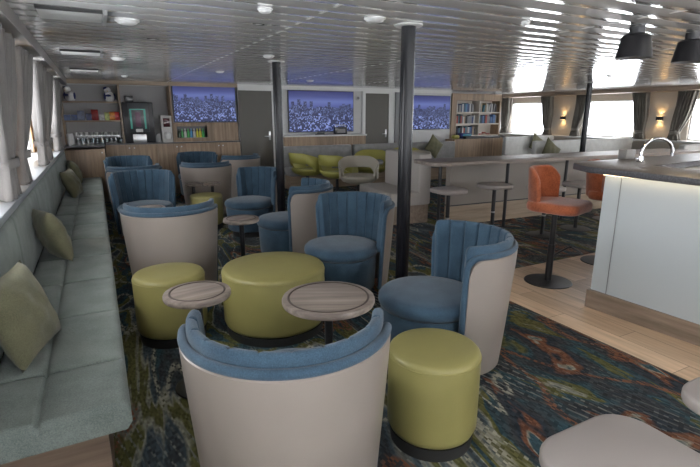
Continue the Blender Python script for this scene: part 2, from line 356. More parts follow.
WINS = [(-2.9+.35, -1.25), (-.3, 1.0), (2.15, 3.45), (4.65, 5.95), (7.15, 8.45)]
WINR = [(-.5, .8), (2.05, 3.35), (4.6, 5.95), (7.15, 8.45), (9.78, 11.1)]
WB, WT = .955, 1.85
def side_wall(name, x0, x1, wins, m):
    mb = MB(); mb.bb(x0, x1, YF-.1, 11.4, 0, WB); mb.bb(x0, x1, YF-.1, 11.4, WT, ZC)
    ys = [YF-.1]+[v for w in wins for v in w]+[11.4]
    for i in range(0, len(ys), 2): mb.bb(x0, x1, ys[i], ys[i+1], WB, WT)
    return mb.build(name, m, smooth=False, kind='structure')
side_wall('wall_left', XL-.1, XL, WINS, M['cream'])
side_wall('wall_right', XR, XR+.1, WINR, M['cream'])
wi = 0
for xs, wins, sg in ((XL, WINS, -1), (XR, WINR, 1)):
    for y0, y1 in wins:
        wi += 1; w = MB(); f = .035; xa, xb = xs+sg*.03, xs+sg*.09
        w.bb(xa, xb, y0, y1, WB, WB+f); w.bb(xa, xb, y0, y1, WT-f, WT); w.bb(xa, xb, y0, y0+f, WB+f, WT-f); w.bb(xa, xb, y1-f, y1, WB+f, WT-f)
        o = w.build('window_%d' % wi, M['white'], smooth=False, kind='structure')
        MB().bb(xs+sg*.055, xs+sg*.06, y0+f, y1-f, WB+f, WT-f).build('pane', M['pane'], o, smooth=False)
        ld = bpy.data.lights.new('window_portal', 'AREA'); ld.shape = 'RECTANGLE'; ld.size = y1-y0; ld.size_y = WT-WB
        ld.cycles.is_portal = True
        lo = bpy.data.objects.new('window_portal', ld); COL.objects.link(lo); lo.location = (xs+sg*.12, (y0+y1)/2, (WB+WT)/2)
        lo.rotation_euler = (PI/2, 0, PI/2 if sg > 0 else -PI/2)
# wall behind the camera, its unseen windows put in to light the room
WINF = [(-.3, 1.3), (1.7, 3.3), (3.7, 5.3), (5.7, 7.3), (7.7, 9.3), (9.7, 11.2)]
mb = MB(); mb.bb(XL-.1, XR+.1, YF-.1, YF, 0, .8); mb.bb(XL-.1, XR+.1, YF-.1, YF, 1.9, ZC)
xs_ = [XL-.1]+[v for w in WINF for v in w]+[XR+.1]
for i in range(0, len(xs_), 2): mb.bb(xs_[i], xs_[i+1], YF-.1, YF, .8, 1.9)
mb.build('wall_front', M['wallwhite'], smooth=False, kind='structure')
for a, b in WINF:
    wi += 1; w = MB(); ya, yb = YF-.09, YF-.03
    w.bb(a, b, ya, yb, .8, .84); w.bb(a, b, ya, yb, 1.86, 1.9); w.bb(a, a+.04, ya, yb, .84, 1.86); w.bb(b-.04, b, ya, yb, .84, 1.86)
    o = w.build('window_%d' % wi, M['white'], smooth=False, kind='structure')
    MB().bb(a+.04, b-.04, YF-.062, YF-.058, .84, 1.86).build('pane', M['pane'], o, smooth=False)
    ld = bpy.data.lights.new('window_portal', 'AREA'); ld.shape = 'RECTANGLE'; ld.size = b-a; ld.size_y = 1.1; ld.cycles.is_portal = True
    lo = bpy.data.objects.new('window_portal', ld); COL.objects.link(lo); lo.location = ((a+b)/2, YF-.12, 1.35); lo.rotation_euler = (PI/2, 0, PI)
# back wall, stepped as the niches need
wb = MB(); wb.bb(XL-.1, 2.62, 10.35, 10.45, 0, ZC); wb.bb(2.62, 8.12, 9.9, 10.45, 0, ZC); wb.bb(8.12, 9.95, 10.25, 10.45, 0, ZC)
wb.bb(9.85, 9.95, 10.25, 11.3, 0, ZC); wb.bb(9.85, XR+.1, 11.3, 11.4, 0, ZC); wb.build('wall_back', M['wallwhite'], smooth=False, kind='structure')
MB().bb(2.62, 8.1, 9.86, 9.9, 2.02, ZC).build('trim_20', M['white'], smooth=False, kind='structure')
MB().bb(XL, 2.62, 9.85, 9.9, 2.03, ZC).build('trim_21', M['woodx'], smooth=False, kind='structure')
# pelmets above the windows
MB().bb(XL, -.353, YF, 9.85, 2.005, ZC).build('trim_22', mat('pelmet_grey', (.30, .285, .27), .4), smooth=False, kind='structure')
MB().bb(XR-.5, XR, YF, 11.3, 2.0, ZC).build('trim_23', M['woody'], smooth=False, kind='structure')
# window ledge over the bench back
MB().bb(XL, -.51, YF, 9.35, .91, .955, bev=.004).build('trim_24', M['sill'], kind='structure')
MB().bb(XR-.35, XR, YF, 11.3, .91, .95).build('trim_25', M['wallwhite'], smooth=False, kind='structure')
for n_, (a, b) in enumerate(((3.45, 4.65), (5.95, 7.15), (8.45, 9.3))):
    MB().bb(XL, XL+.015, a, b, .955, 2.005).build('trim_%d' % (40+n_), M['tanwood'], smooth=False, kind='structure')
# doors
def door(n, x0, x1, frx=.06, extra=0):
    y = 9.9
    f = MB()
    if n != 1: f.bb(x0-frx, x0, y-.05, y, 0, 2.02)
    f.bb(x1, x1+frx+extra, y-.05, y, 0, 2.02); f.bb(x0, x1, y-.05, y, 1.98, 2.02)
    o = f.build('door_%d' % n, M['white'], smooth=False, kind='structure')
    MB().bb(x0, x1, y-.03, y-.001, .01, 1.98).build('door_leaf', M['doorgrey'], o, smooth=False)
    h = MB(); h.bb(x1-.09, x1-.05, y-.038, y-.03, .98, 1.16, bev=.003); h.tube([(x1-.08, y-.045, 1.06), (x1-.08, y-.085, 1.06), (x1-.2, y-.085, 1.06)], .009)
    h.build('door_handle', M['steel'], o)
door(1, 2.63, 3.33, .06, .02); door(2, 5.58, 6.22, .08, .05)
MB().bb(6.42, 6.62, 9.87, 9.9, 0, 2.02).build('trim_26', M['grey'], smooth=False, kind='structure')

# ---------------------------------------------------------------- bench along the windows
B = thing('window_bench', 'long grey-green upholstered bench running under the left windows on a wooden base', 'bench', (0, 0, 0))
MB().bb(-.5, -.09, 1.86, 9.30, .0, .335).build('base_panel', M['woodbase'], B, smooth=False)
def bench_seat():
    y0, y1 = 1.78, 9.30; x0, x1 = -.505, .0
    sys_ = [1.78+.40+.62*i for i in range(12)]
    ys = sorted(set([y0+(y1-y0)*i/240 for i in range(241)]+[y0+.004*i for i in range(1, 8)]+[q+d for q in sys_ for d in (-.02, -.012, -.007, -.003, 0, .003, .007, .012, .02) if y0 < q+d < y1]))
    xs = sorted([x0+.03+(x1-x0-.06)*i/20 for i in range(21)]+[-.30+d for d in (-.012, -.007, -.003, 0, .003, .007, .012)])
    def top(x, y):
        z = .45
        for sy in [1.78+.40+.62*i for i in range(14)]:
            d = abs(y-sy); z -= .017*math.exp(-(d/.008)**2)+.006*math.exp(-(d/.05)**2)
        z -= .015*math.exp(-(abs(x+.30)/.008)**2)+.005*math.exp(-(abs(x+.30)/.04)**2)
        return z
    pts = [(x0, .335), (x0, .40)]+[(x, 'T') for x in xs]+[(x1-.012, .440), (x1, .425), (x1, .37), (x1-.02, .34)]
    rings = []
    for y in ys:
        e = min(1, (y-y0)/.03); r = []
        for x, z in pts:
            zz = top(x, y) if z == 'T' else z
            if zz > .40: zz -= .025*(1-e)**2
            r.append((x, y, zz))
        rings.append(r)
    return MB().loft(rings)
bench_seat().build('seat_cushion', M['bench'], B, ang=60)
def bench_back():
    y0, y1 = 1.35, 9.31; rings = []; ny = 400
    for i in range(ny+1):
        y = y0+(y1-y0)*i/ny; g = 0
        for sy in [1.78+.40+.62*2*k for k in range(-1, 8)]: g += .012*math.exp(-((y-sy)/.014)**2)
        r = [(-.55, .34)]+[(-.500-g+.012*math.sin(PI*k/8), .42+.46*k/8) for k in range(9)]+[(-.512-g, .900), (-.53, .906), (-.55, .906)]
        rings.append([(a, y, b) for a, b in r])
    return MB().loft(rings)
bench_back().build('back_cushion', M['bench'], B, ang=60)

def pillow(name, size, thick, m, label, loc, rot, cat='pillow', group=None):
    mb = MB(); n = 16
    def f(sgn):
        def fn(u, v):
            x = 2*u-1; y = 2*v-1
            k = (1-x*x)*(1-y*y); px = x*(1-.10*(1-abs(y))**0*(1-y*y)*.8)*size/2; py = y*(1-.10*(1-x*x)*.8)*size/2
            w = (.007*math.sin(9*x+4*y)+.005*math.sin(5*x-11*y+1))*k
            return (px, py, sgn*(thick/2*k**.42+w))
        return fn
    mb.grid(f(1), n, n); mb.grid(f(-1), n, n)
    o = mb.build(name, m, ang=80)
    bm = bmesh.new(); bm.from_mesh(o.data); bmesh.ops.remove_doubles(bm, verts=bm.verts, dist=.0008); bmesh.ops.recalc_face_normals(bm, faces=bm.faces); bm.to_mesh(o.data); bm.free()
    o.location = loc; o.rotation_euler = rot; return tag(o, label, cat, group)
R = math.radians
PG = 'olive cushions on the window bench'
pillow('pillow', .40, .16, M['olive'], 'olive cushion leaning on the bench nearest the camera', (-.385, 2.42, .638), (R(8), R(72), R(-10)), group=PG)
pillow('pillow', .40, .17, M['olive'], 'olive cushion standing alone in the middle of the bench', (-.375, 4.08, .63), (R(-10), R(74), R(10)), group=PG)
pillow('pillow', .38, .17, M['olive'], 'olive cushion in the far pair, the one nearer the camera', (-.36, 7.30, .615), (R(8), R(70), R(-6)), group=PG)
pillow('pillow', .38, .16, M['olive'], 'olive cushion at the far end of the bench by the wooden cabinet', (-.37, 8.75, .62), (R(0), R(72), R(8)), group=PG)

# ---------------------------------------------------------------- tub chairs
def arc_loop(prof, a0, a1, n):
    """prof(a) -> closed loop of (r, z); swept about Z; a measured from the back (-Y)"""
    rings = []
    for i in range(n+1):
        a = a0+(a1-a0)*i/n
        rings.append([(r*math.sin(a), -r*math.cos(a), z) for r, z in prof(a)])
    return rings
def make_tub():
    t = thing('tub_chair', 'tub', 'armchair', (0, 0, 0))
    A = R(90)
    def edge(a, w, lim=A):   # 1 in the middle, falling as a quarter circle at the ends
        d = (lim-abs(a))/w
        return math.sqrt(max(0, 1-(1-d)**2)) if d < 1 else 1
    def shell(a):
        zt = .665+.084*edge(a, R(12))
        out = [(.322+.056*((z-.035)/.70)**.9, z) for z in [.035+(zt-.035)*k/8 for k in range(9)]]
        inn = [(r-.022, z) for r, z in out][::-1]
        return out[:-1]+[(out[-1][0]-.002, zt-.001), (out[-1][0]-.011, zt+.006)]+inn
    MB().loft(arc_loop(shell, -A, A, 72)).build('shell', M['leather'], t, ang=50)
    # blue roll lying on the shell edge and running down its two front edges
    path = [(-A-R(2.5), .08+.06*k) for k in range(10)]+[(-A-R(2.5)+R(12)*(1-math.cos(PI/2*k/5)), .680+.086*math.sin(PI/2*k/5)) for k in range(1, 6)]
    path += [(-A+R(9.5)+(2*A-R(19))*k/60, .766) for k in range(1, 60)]
    path += [(-a, z) for a, z in path[:15][::-1]]
    pts = []
    for a, z in path:
        r = .314+.048*min(1, z/.74); pts.append((r*math.sin(a), -r*math.cos(a), z))
    MB().tube(pts, .0175, 12).build('rim_roll', M['blue'], t, ang=80)
    NCH = 11; A2 = R(93)
    def pad(a):
        q = abs(math.sin(PI*(a+A2)/(2*A2)*NCH)); bul = .015*min(1, q*2.6)**.5
        zt = .780+.042*edge(a, R(5), A2)
        o = []
        for k in range(11):
            s = k/10; z = .40+(zt-.012-.40)*s
            o.append((.280+.046*s**1.2-bul*(.5+.5*s), z))
        ri = o[-1][0]
        o += [(ri+.007, zt-.003), (ri+.018, zt+.001), (.341, zt-.001), (.349, zt-.010), (.350, zt-.03), (.335, .40)]
        return o
    MB().loft(arc_loop(pad, -A2, A2, NCH*18)).build('back_pad', M['blue'], t, ang=60)
    sy = .125
    s = MB(); s.lathe([(.0, .466), (.12, .465), (.25, .456), (.292, .445), (.310, .425), (.312, .395), (.302, .372), (.28, .362), (0, .362)][::-1], (0, sy, 0), 56); s.build('seat_cushion', M['blue'], t, ang=60)
    s = MB(); s.lathe([(0, .075), (.270, .075), (.284, .09), (.296, .34), (.288, .358), (0, .36)], (0, sy, 0), 56); s.build('seat_base', M['blue'], t, ang=60)
    s = MB(); s.lathe([(0, 0), (.245, 0), (.25, .075), (0, .075)], (0, sy-.02, 0), 40); s.build('plinth', M['plinth'], t)
    return t
tub = make_tub()
TG = 'blue and greige tub chairs'
def place(x, y, facing, label, first=[True]):
    rz = R(facing-90)
    if first[0]:
        first[0] = False; tub.location = (x, y, 0); tub.rotation_euler = (0, 0, rz); tag(tub, label, 'armchair', TG); return
    dup(tub, (x, y, 0), rz, label, TG)
place(.54, 1.52, 63.7, 'blue tub chair nearest the camera, seen from behind its greige shell')
place(1.82, 2.15, 156, 'blue tub chair right of the group, in front of the small green drum stool')
place(1.84, 3.50, 205, 'blue tub chair between the large green drum and the nearer black pillar')
place(1.80, 4.62, 148, 'blue tub chair turned left, its flat greige side beside the chair at the pillar')
place(1.76, 5.96, 204, 'blue tub chair facing the camera in front of the far black pillar')
place(.47, 4.08, 81, 'blue tub chair with its greige back to the camera behind the left green drum stool')
place(.44, 6.30, 268, 'blue tub chair facing the camera next to the bench, round tabletop before it')
place(1.42, 7.42, 77, 'blue tub chair with greige back to the camera behind the far green drum stool')
place(1.60, 9.15, 242, 'blue tub chair facing the camera before the wooden cupboards under the left screen')
place(2.2, 8.45, 110, 'blue tub chair with greige back beside the left grey door')
place(.41, 7.33, 107, 'blue tub chair turned away, second from the far end beside the bench')
place(.43, 8.72, 283, 'blue tub chair facing the camera below the coffee machine')

# ---------------------------------------------------------------- drum stools
def drum(x, y, r, h, label, m=None):
    t = thing('drum_stool', label, 'stool', (x, y, 0), 0, 'green leather drum stools')
    MB().lathe([(0, .06), (r-.03, .06), (r-.012, .07), (r, .10), (r*1.004, h*.5), (r, h-.026), (r-.004, h-.014), (r-.012, h-.005), (r-.026, h), (r*.5, h+.003), (0, h+.004)], n=56).build('body', m or M['lime'], t, ang=80)
    MB().lathe([(0, 0), (r-.018, 0), (r-.012, .06), (0, .06)], n=48).build('plinth', M['plinth'], t)
    MB().lathe([(r-.0005, h-.036), (r+.0025, h-.034), (r+.0025, h-.030), (r-.0005, h-.028)], n=56, ring=True).build('seam', M['lime'], t)
drum(1.01, 3.09, .36, .468, 'large round green drum stool in the middle of the front group')
drum(.33, 3.28, .232, .468, 'small green drum stool left of the large one, beside the bench')
drum(1.268, 1.578, .210, .47, 'small green drum stool right of the nearest tub chair')
drum(1.22, 6.50, .212, .46, 'small green drum stool far back before the greige chair back')

# ---------------------------------------------------------------- round tables
def rtable(x, y, r, h, rz, label):
    t = thing('round_table', label, 'table', (x, y, 0), rz, 'small round wooden tables')
    MB().lathe([(0, h-.036), (r-.012, h-.036), (r-.003, h-.032), (r, h-.024), (r, h-.010), (r-.003, h-.003), (r-.010, h), (0, h)], n=56).build('tabletop', M['tabletop'], t)
    MB().lathe([(r-.040, h), (r-.038, h+.0025), (r-.034, h+.0035), (r-.030, h+.0025), (r-.028, h)], n=56, ring=True).build('inlay_ring', mat('dark_ring', (.07, .05, .04), .4), t)
    MB().cyl((0, 0, .012), .022, h-.05, 20).build('pole', M['black'], t)
    q = min(.16, r*.92); MB().lathe([(0, 0), (q-.005, 0), (q, .004), (q-.005, .010), (.03, .016), (0, .016)], n=40).build('base', M['black'], t)
rtable(.39, 2.53, .178, .57, R(10), 'small round wooden table left, just beyond the nearest tub chair')
rtable(.99, 2.13, .245, .57, R(-25), 'larger round wooden table right, just beyond the nearest tub chair')
rtable(1.105, 4.28, .165, .57, R(30), 'small round wooden table with visible black pole behind the large green drum')
rtable(.40, 5.24, .160, .57, R(0), 'small round wooden table between the two left tub chairs beside the bench')
rtable(1.38, 6.84, .12, .565, R(50), 'small round wooden table behind the far green drum stool, right one of the pair')
rtable(1.13, 6.90, .12, .565, R(50), 'small round wooden table behind the far green drum stool, left one of the pair')

# ---------------------------------------------------------------- pillars
def pillar(x, y, label):
    t = thing('pillar', label, 'pillar', (x, y, 0), 0, 'black pillars from floor to ceiling')
    MB().cyl((0, 0, 0), .050, ZC-.002, 32).build('shaft', M['blackgloss'], t)
    MB().lathe([(.051, ZC-.014), (.092, ZC-.014), (.097, ZC-.010), (.097, ZC-.003), (.051, ZC-.003)], n=40, ring=True).build('ceiling_collar', M['white'], t)
    MB().lathe([(.051, .001), (.078, .001), (.075, .012), (.051, .02)], n=32, ring=True).build('floor_collar', M['black'], t)
pillar(1.98, 2.905, 'black round pillar nearest, behind the right tub chair')
pillar(1.93, 5.50, 'black round pillar farther left, beside the left grey door')
pillar(8.37, 6.18, 'thin black pillar at the right before the bright window')

# ---------------------------------------------------------------- left back: shelves, cupboards, coffee bar
c = thing('shelf_unit', 'open wooden wall shelf with two boards at the far left corner', 'shelf', (0, 0, 0))
for xa in (-.5, .435): MB().bb(xa, xa+.03, 9.9, 10.34, .985, 2.03).build('side_panel', M['woodx'], c, smooth=False)
MB().bb(-.47, .435, 10.31, 10.34, .985, 2.03).build('back_panel', M['niche'], c, smooth=False)
for z in (1.40, 1.735): MB().bb(-.47, .435, 9.9, 10.31, z-.025, z).build('shelf_board', M['woodx'], c, smooth=False)
MB().bb(.47, 1.31, 10.31, 10.345, .985, 2.03).build('trim_30', M['niche'], smooth=False, kind='structure')
def cupboard(x0, x1, y0, label, nd, top=.96):
    t = thing('cupboard', label, 'cupboard', ((x0+x1)/2, y0, 0), 0, 'wooden cupboards under the dark worktop')
    w = x1-x0
    MB().bb(-w/2, w/2, .022, 10.3-y0, .0, top).build('carcass', M['woodx'], t, smooth=False)
    for i in range(nd):
        a = -w/2+w*i/nd+.003; b = -w/2+w*(i+1)/nd-.003
        d = MB().bb(a, b, 0, .02, .08, top-.004, bev=.002).build('door', M['woodv'], t)
        kx = b-.04 if i % 2 == 0 else a+.04
        MB().lathe([(0, 0), (.006, 0), (.006, -.012), (.013, -.016), (.013, -.022), (0, -.024)], (kx, 0, top-.06), 14, 'Y').build('knob', M['steel'], d)
cupboard(-.5, .10, 9.34, 'wooden cupboard at the end of the bench under the glasses', 1, .925)
cupboard(.12, 1.00, 9.80, 'wooden two-door cupboard below the black coffee machine', 2)
cupboard(1.0, 1.80, 9.80, 'wooden two-door cupboard below the small dispenser, left of the screen cupboard', 2)
cupboard(1.80, 2.60, 9.80, 'wooden two-door cupboard nearest the left grey door', 2)
tag(MB().prism([(-.5, 9.32), (.12, 9.32), (.12, 9.78), (2.6, 9.78), (2.6, 10.3), (-.5, 10.3)], .962, .984).build('worktop', M['dark'], smooth=False), 'dark worktop running over the wooden cupboards at the back left', 'worktop')
for i in range(1): pass
# television panel with a niche under the left screen
tp = thing('television_cabinet', 'wooden wall cabinet with a display niche under the left television', 'cabinet', (0, 0, 0))
f = MB(); f.bb(1.32, 1.345, 9.9, 10.34, .985, 2.03); f.bb(1.345, 1.40, 9.9, 9.93, .985, 1.35); f.bb(1.40, 1.98, 9.9, 9.93, 1.28, 1.35); f.bb(1.40, 1.98, 9.9, 9.93, .985, 1.06); f.bb(1.98, 2.60, 9.9, 9.93, .985, 1.35)
f.build('front_panel', M['woodv'], tp, smooth=False)
MB().bb(1.345, 2.60, 9.93, 10.34, 1.35, 2.03).build('upper_panel', M['niche'], tp, smooth=False)
f = MB(); f.bb(1.40, 1.98, 10.1, 10.13, 1.03, 1.3); f.bb(1.40, 1.98, 9.93, 10.1, 1.03, 1.06); f.bb(1.40, 1.98, 9.93, 10.1, 1.28, 1.3); f.build('niche_lining', M['dark'], tp, smooth=False)
def bottle(x, y, z, h, r, m, label, cat='bottle', group=None, tilt=0):
    o = MB().lathe([(0, 0), (r, 0), (r, h*.55), (r*.85, h*.66), (r*.35, h*.78), (r*.35, h*.96), (r*.42, h*.97), (r*.42, h), (0, h)], n=12).build('bottle', m); o.location = (x, y, z); o.rotation_euler = (0, tilt, 0)
    return tag(o, label, cat, group)
bm_ = [mat('green_label', (.05, .35, .08), .4), mat('yellow_label', (.6, .55, .05), .4), mat('white_label', (.6, .6, .58), .4), mat('blue_label', (.05, .25, .5), .4), mat('dark_glass', (.01, .03, .015), .15)]
for i, k in enumerate((4, 0, 2, 0, 3, 2, 1, 1, 0)):
    nm = ['green', 'yellow', 'white', 'blue', 'dark'][k]
    bottle(1.45+.058*i, 10.0, 1.061, .17, .024, bm_[k], '%s bottle in the niche below the left television, %s from the left' % (nm, ORD[i]), group='bottles in the niche below the left television')
# televisions
def tv(x0, x1, z0, z1, y, label, seed):
    t = thing('television', label, 'television', (x0, y, z0), 0, 'wall televisions showing a city at night'); w = x1-x0; h = z1-z0
    MB().bb(0, w, 0, .035, 0, h, bev=.003).build('casing', M['black'], t)
    o = MB().bb(.014, w-.014, -.0015, .002, .016, h-.012).build('screen', city_mat(w, h, seed), t, smooth=False)
tv(1.362, 2.575, 1.355, 2.045, 9.862, 'left television showing a blue city skyline above the wooden cabinet', .1)
tv(3.69, 5.27, 1.125, 2.01, 9.855, 'middle television showing a blue city skyline between the grey doors', .55)
tv(6.62, 8.06, 1.14, 1.965, 9.855, 'right television showing a blue city skyline beside the bookcase', .83)
# coffee machine
cm = thing('coffee_machine', 'tall black coffee machine with green lit front panel on the dark worktop', 'coffee machine', (.735, 9.96, .986))
MB().bb(-.26, .26, -.12, .3, 0, .74, bev=.015).build('housing', M['black'], cm)
MB().bb(-.17, .17, -.135, -.12, .2, .72, bev=.006).build('front_panel', mat('machine_dark_grey', (.04, .045, .05), .3), cm)
f = MB(); f.bb(-.15, -.118, -.142, -.135, .26, .62); f.bb(.09, .122, -.142, -.135, .26, .62); f.bb(-.118, .09, -.142, -.135, .60, .62)
f.build('green_trim', mat('machine_green', (.04, .32, .24), .3, emit=(.05, .5, .38), estr=.03), cm, smooth=False)
MB().bb(-.06, .03, -.145, -.135, .30, .56, bev=.003).build('display', mat('machine_display', (.06, .03, .05), .3, emit=(.35, .15, .25), estr=.06), cm)
MB().bb(-.13, .10, -.15, -.135, .0, .16, bev=.004).build('drip_tray', M['steel'], cm)
MB().bb(-.07, .05, -.17, -.13, .20, .26, bev=.006).build('spout', M['white'], cm)
MB().bb(-.2, -.06, -.08, .06, .74, .85, bev=.01).build('bean_hopper', mat('smoked_plastic', (.06, .06, .06), .15), cm)
d = thing('dispenser', 'slim silver drinks dispenser with a dark top window left of the television', 'dispenser', (1.215, 9.95, .985))
MB().bb(-.095, .095, -.1, .2, 0, .5, bev=.012).build('housing', mat('silver_plastic', (.42, .40, .38), .35), d)
MB().bb(-.06, .06, -.106, -.1, .29, .45, bev=.003).build('display', mat('dark_red_window', (.05, .01, .012), .2), d)
MB().lathe([(0, 0), (.05, 0), (.06, .05), (.045, .12), (0, .13)], (0, -.11, .07), 20).build('cup_bay', M['white'], d)
tag(MB().bb(1.0, 1.10, 9.9, 9.98, .985, 1.15, bev=.004).build('cup_box', mat('grey_box', (.3, .3, .3), .5)), 'small grey box between the coffee machine and the silver dispenser', 'box')
# plush penguins
def penguin(x, y, z, rz, label, s=1.0):
    t = thing('plush_penguin', label, 'plush toy', (x, y, z), rz, 'plush penguins on the upper shelf'); t.scale = (s, s, s)
    MB().lathe([(0, 0), (.055, .004), (.085, .04), (.088, .09), (.07, .14), (.045, .17), (0, .18)], n=20, sy=.85).build('body', M['plush_white'], t, ang=80)
    MB().lathe([(0, 0), (.03, .005), (.055, .04), (.055, .07), (.035, .10), (0, .11)], (-.03, -.02, .145), 18).build('head', M['plush_white'], t, ang=80)
    MB().lathe([(0, 0), (.03, .004), (.050, .03), (.04, .06), (0, .07)], (-.045, -.01, .19), 16).build('cap', M['plush_blue'], t, ang=80)
    MB().lathe([(0, 0), (.014, .01), (0, .045)][::-1], (-.045, -.075, .185), 10, 'Y').build('beak', mat('beak_yellow', (.6, .3, .05), .6), t)
    for sg in (-1, 1): MB().lathe([(0, 0), (.02, .01), (.03, .06), (.02, .11), (0, .12)], (sg*.085, -.02, .03), 12, sx=.5).build('wing', M['plush_blue'], t, ang=80)
    MB().lathe([(0, 0), (.05, .01), (.045, .035), (0, .045)], (-.04, -.06, .08), 14).build('scarf', M['plush_blue'], t, ang=80)
penguin(-.33, 10.06, 1.736, R(-25), 'plush penguin at the left end of the upper shelf')
penguin(.29, 10.06, 1.736, R(20), 'plush penguin at the right end of the upper shelf')
# snack packs
sn = [(-.42, .10, .10, (.05, .09, .2), 'dark blue box'), (-.31, .10, .10, (.04, .07, .18), 'navy box'), (-.20, .11, .17, (.10, .12, .2), 'tall blue and grey box'), (-.08, .09, .12, (.03, .04, .12), 'black and navy box'),
      (.02, .11, .19, (.35, .04, .04), 'tall red snack bag'), (.13, .08, .10, (.6, .6, .58), 'white packet'), (.215, .08, .14, (.45, .5, .15), 'green and yellow packet'), (.30, .09, .15, (.55, .2, .04), 'orange snack bag'), (.385, .08, .15, (.5, .04, .04), 'small red snack bag')]
for i, (x, w, h, cc, nm) in enumerate(sn):
    mb = MB(); mm = mat('packet_%d' % i, cc, .4, noise=.5, nscale=20)
    if 'bag' in nm: mb.loft([[(x+sx_*w/2*q, 10.0+sy_*.03*k, 1.402+h*z) for sx_, sy_ in ((-1, -1), (1, -1), (1, 1), (-1, 1))] for z, k, q in ((0, .5, .95), (.15, 1, 1), (.5, 1.2, .96), (.85, .9, 1), (1, .08, 1))])
    else: mb.bb(x-w/2, x+w/2, 9.96, 10.06, 1.402, 1.402+h)
    tag(mb.build('snack_bag' if 'bag' in nm else 'packet', mm), nm+' on the middle shelf, %s from the left' % ORD[i], 'packet', 'packets on the middle shelf')
# drinking glasses
gl = MB().lathe([(0, .003), (.026, .0), (.032, .10), (.0295, .10), (.024, .008), (0, .008)], n=14).build('drinking_glass', M['tumbler'])
gfirst = True
for row, (yy, n) in enumerate(((9.96, 10), (10.06, 10), (10.16, 10))):
    for i in range(n):
        x = -.30+.078*i; lab = 'drinking glass in the %s row on the worktop under the shelves, %s from the left' % (['front', 'middle', 'rear'][row], ORD[i])
        z = .985+.0
        if gfirst: o = gl; gfirst = False
        else: o = gl.copy(); COL.objects.link(o)
        o.location = (x, yy, z); tag(o, lab, 'glass', 'drinking glasses on the worktop')
rk = thing('glass_rack', 'low wire rack raising a row of cups at the shelf back', 'rack', (0, 10.24, .985))
f = MB(); f.bb(-.4, .4, -.04, .04, .13, .14)
for x in (-.38, .38): f.bb(x-.01, x+.01, -.035, .035, 0, .13)
f.build('frame', M['steel'], rk, smooth=False)
cup = MB().lathe([(0, 0), (.025, 0), (.036, .06), (.033, .06), (.023, .006), (0, .006)], n=14).build('cup', M['white']); cf = True
for i in range(9):
    o = cup if cf else cup.copy()
    if not cf: COL.objects.link(o)
    cf = False; o.location = (-.34+.085*i, 10.24, 1.126); tag(o, 'white cup on the rack behind the glasses, %s from the left' % ORD[i], 'cup', 'white cups on the rack')
for i in range(3):
    s = MB()
    for k in range(7): s.lathe([(0, 0), (.024, 0), (.034, .055), (.031, .055), (.022, .005), (0, .005)], (0, 0, k*.024), 14)
    o = s.build('cup_stack', M['white']); o.location = (-.42+.012*i, 9.50+.16*i, .985)
    tag(o, 'stack of white paper cups at the left end of the worktop, %s from the front' % ORD[i], 'cups', 'stacks of white cups')
tag(MB().bb(.15, .33, 9.83, 9.88, .985, 1.02, bev=.005).build('napkin_tray', M['dark']), 'small dark tray on the worktop edge before the glasses', 'tray')

# ---------------------------------------------------------------- middle back: ledge and items under middle television
lc_ = thing('low_cabinet', 'long wooden ledge cabinet with white top under the middle television', 'cabinet', (0, 0, 0))
MB().bb(3.48, 5.42, 9.55, 9.89, 0, 1.045).build('body', M['woodv'], lc_, smooth=False)
MB().bb(3.46, 5.44, 9.53, 9.89, 1.045, 1.075).build('top', M['white'], lc_, smooth=False)
r_ = thing('radio', 'small black radio with chrome frame on the ledge under the middle television', 'radio', (4.86, 9.72, 1.076))
MB().bb(-.15, .15, -.05, .05, 0, .16, bev=.008).build('housing', M['black'], r_)
MB().bb(-.10, .10, -.056, -.05, .03, .12).build('front_grille', M['grey'], r_, smooth=False)
MB().tube([(-.13, 0, .155), (-.12, 0, .2), (.12, 0, .2), (.13, 0, .155)], .006).build('handle', M['steel'], r_)
w = thing('camera_bar', 'small black box at the foot of the middle television', 'box', (4.38, 9.72, 1.076)); MB().bb(-.08, .08, -.03, .03, 0, .075, bev=.006).build('housing', M['black'], w)
MB().bb(-.15, -.02, -.05, -.04, 0, .02).build('cable_lug', M['black'], w)
g = thing('wall_speaker', 'small round grey fitting on the white wall right of the middle television', 'fitting', (5.40, 9.9, 1.87))
MB().lathe([(0, 0), (.055, 0), (.055, -.02), (.045, -.028), (0, -.028)], n=24, axis='Y').build('rim', M['wallwhite'], g)
MB().lathe([(0, 0), (.032, 0), (.03, -.006), (0, -.006)], (0, -.028, 0), 20, 'Y').build('centre', M['grey'], g)
# grey sofas against the back wall
def sofa(x0, x1, y, label, depth=.36, face=0):
    t = thing('sofa', label, 'sofa', ((x0+x1)/2, y, 0), face, 'grey sofas'); w = x1-x0
    MB().bb(-w/2, w/2, 0, .14, .10, .86, bev=.03, seg=3).build('backrest', mat_sofa, t, ang=60)
    MB().bb(-w/2, w/2, -depth, .0, .28, .45, bev=.03, seg=3).build('seat', mat_sofa, t, ang=60)
    MB().bb(-w/2+.02, w/2-.02, -depth+.04, .12, 0, .28).build('plinth', M['woodx'], t, smooth=False)
mat_sofa = fabric('grey_sofa_cloth', (.20, .20, .195), (.28, .28, .275), fine=150)
sofa(3.38, 4.98, 9.38, 'grey sofa back under the middle television, left of the gap')
sofa(5.04, 7.9, 9.38, 'long grey sofa under the right television, right of the gap')

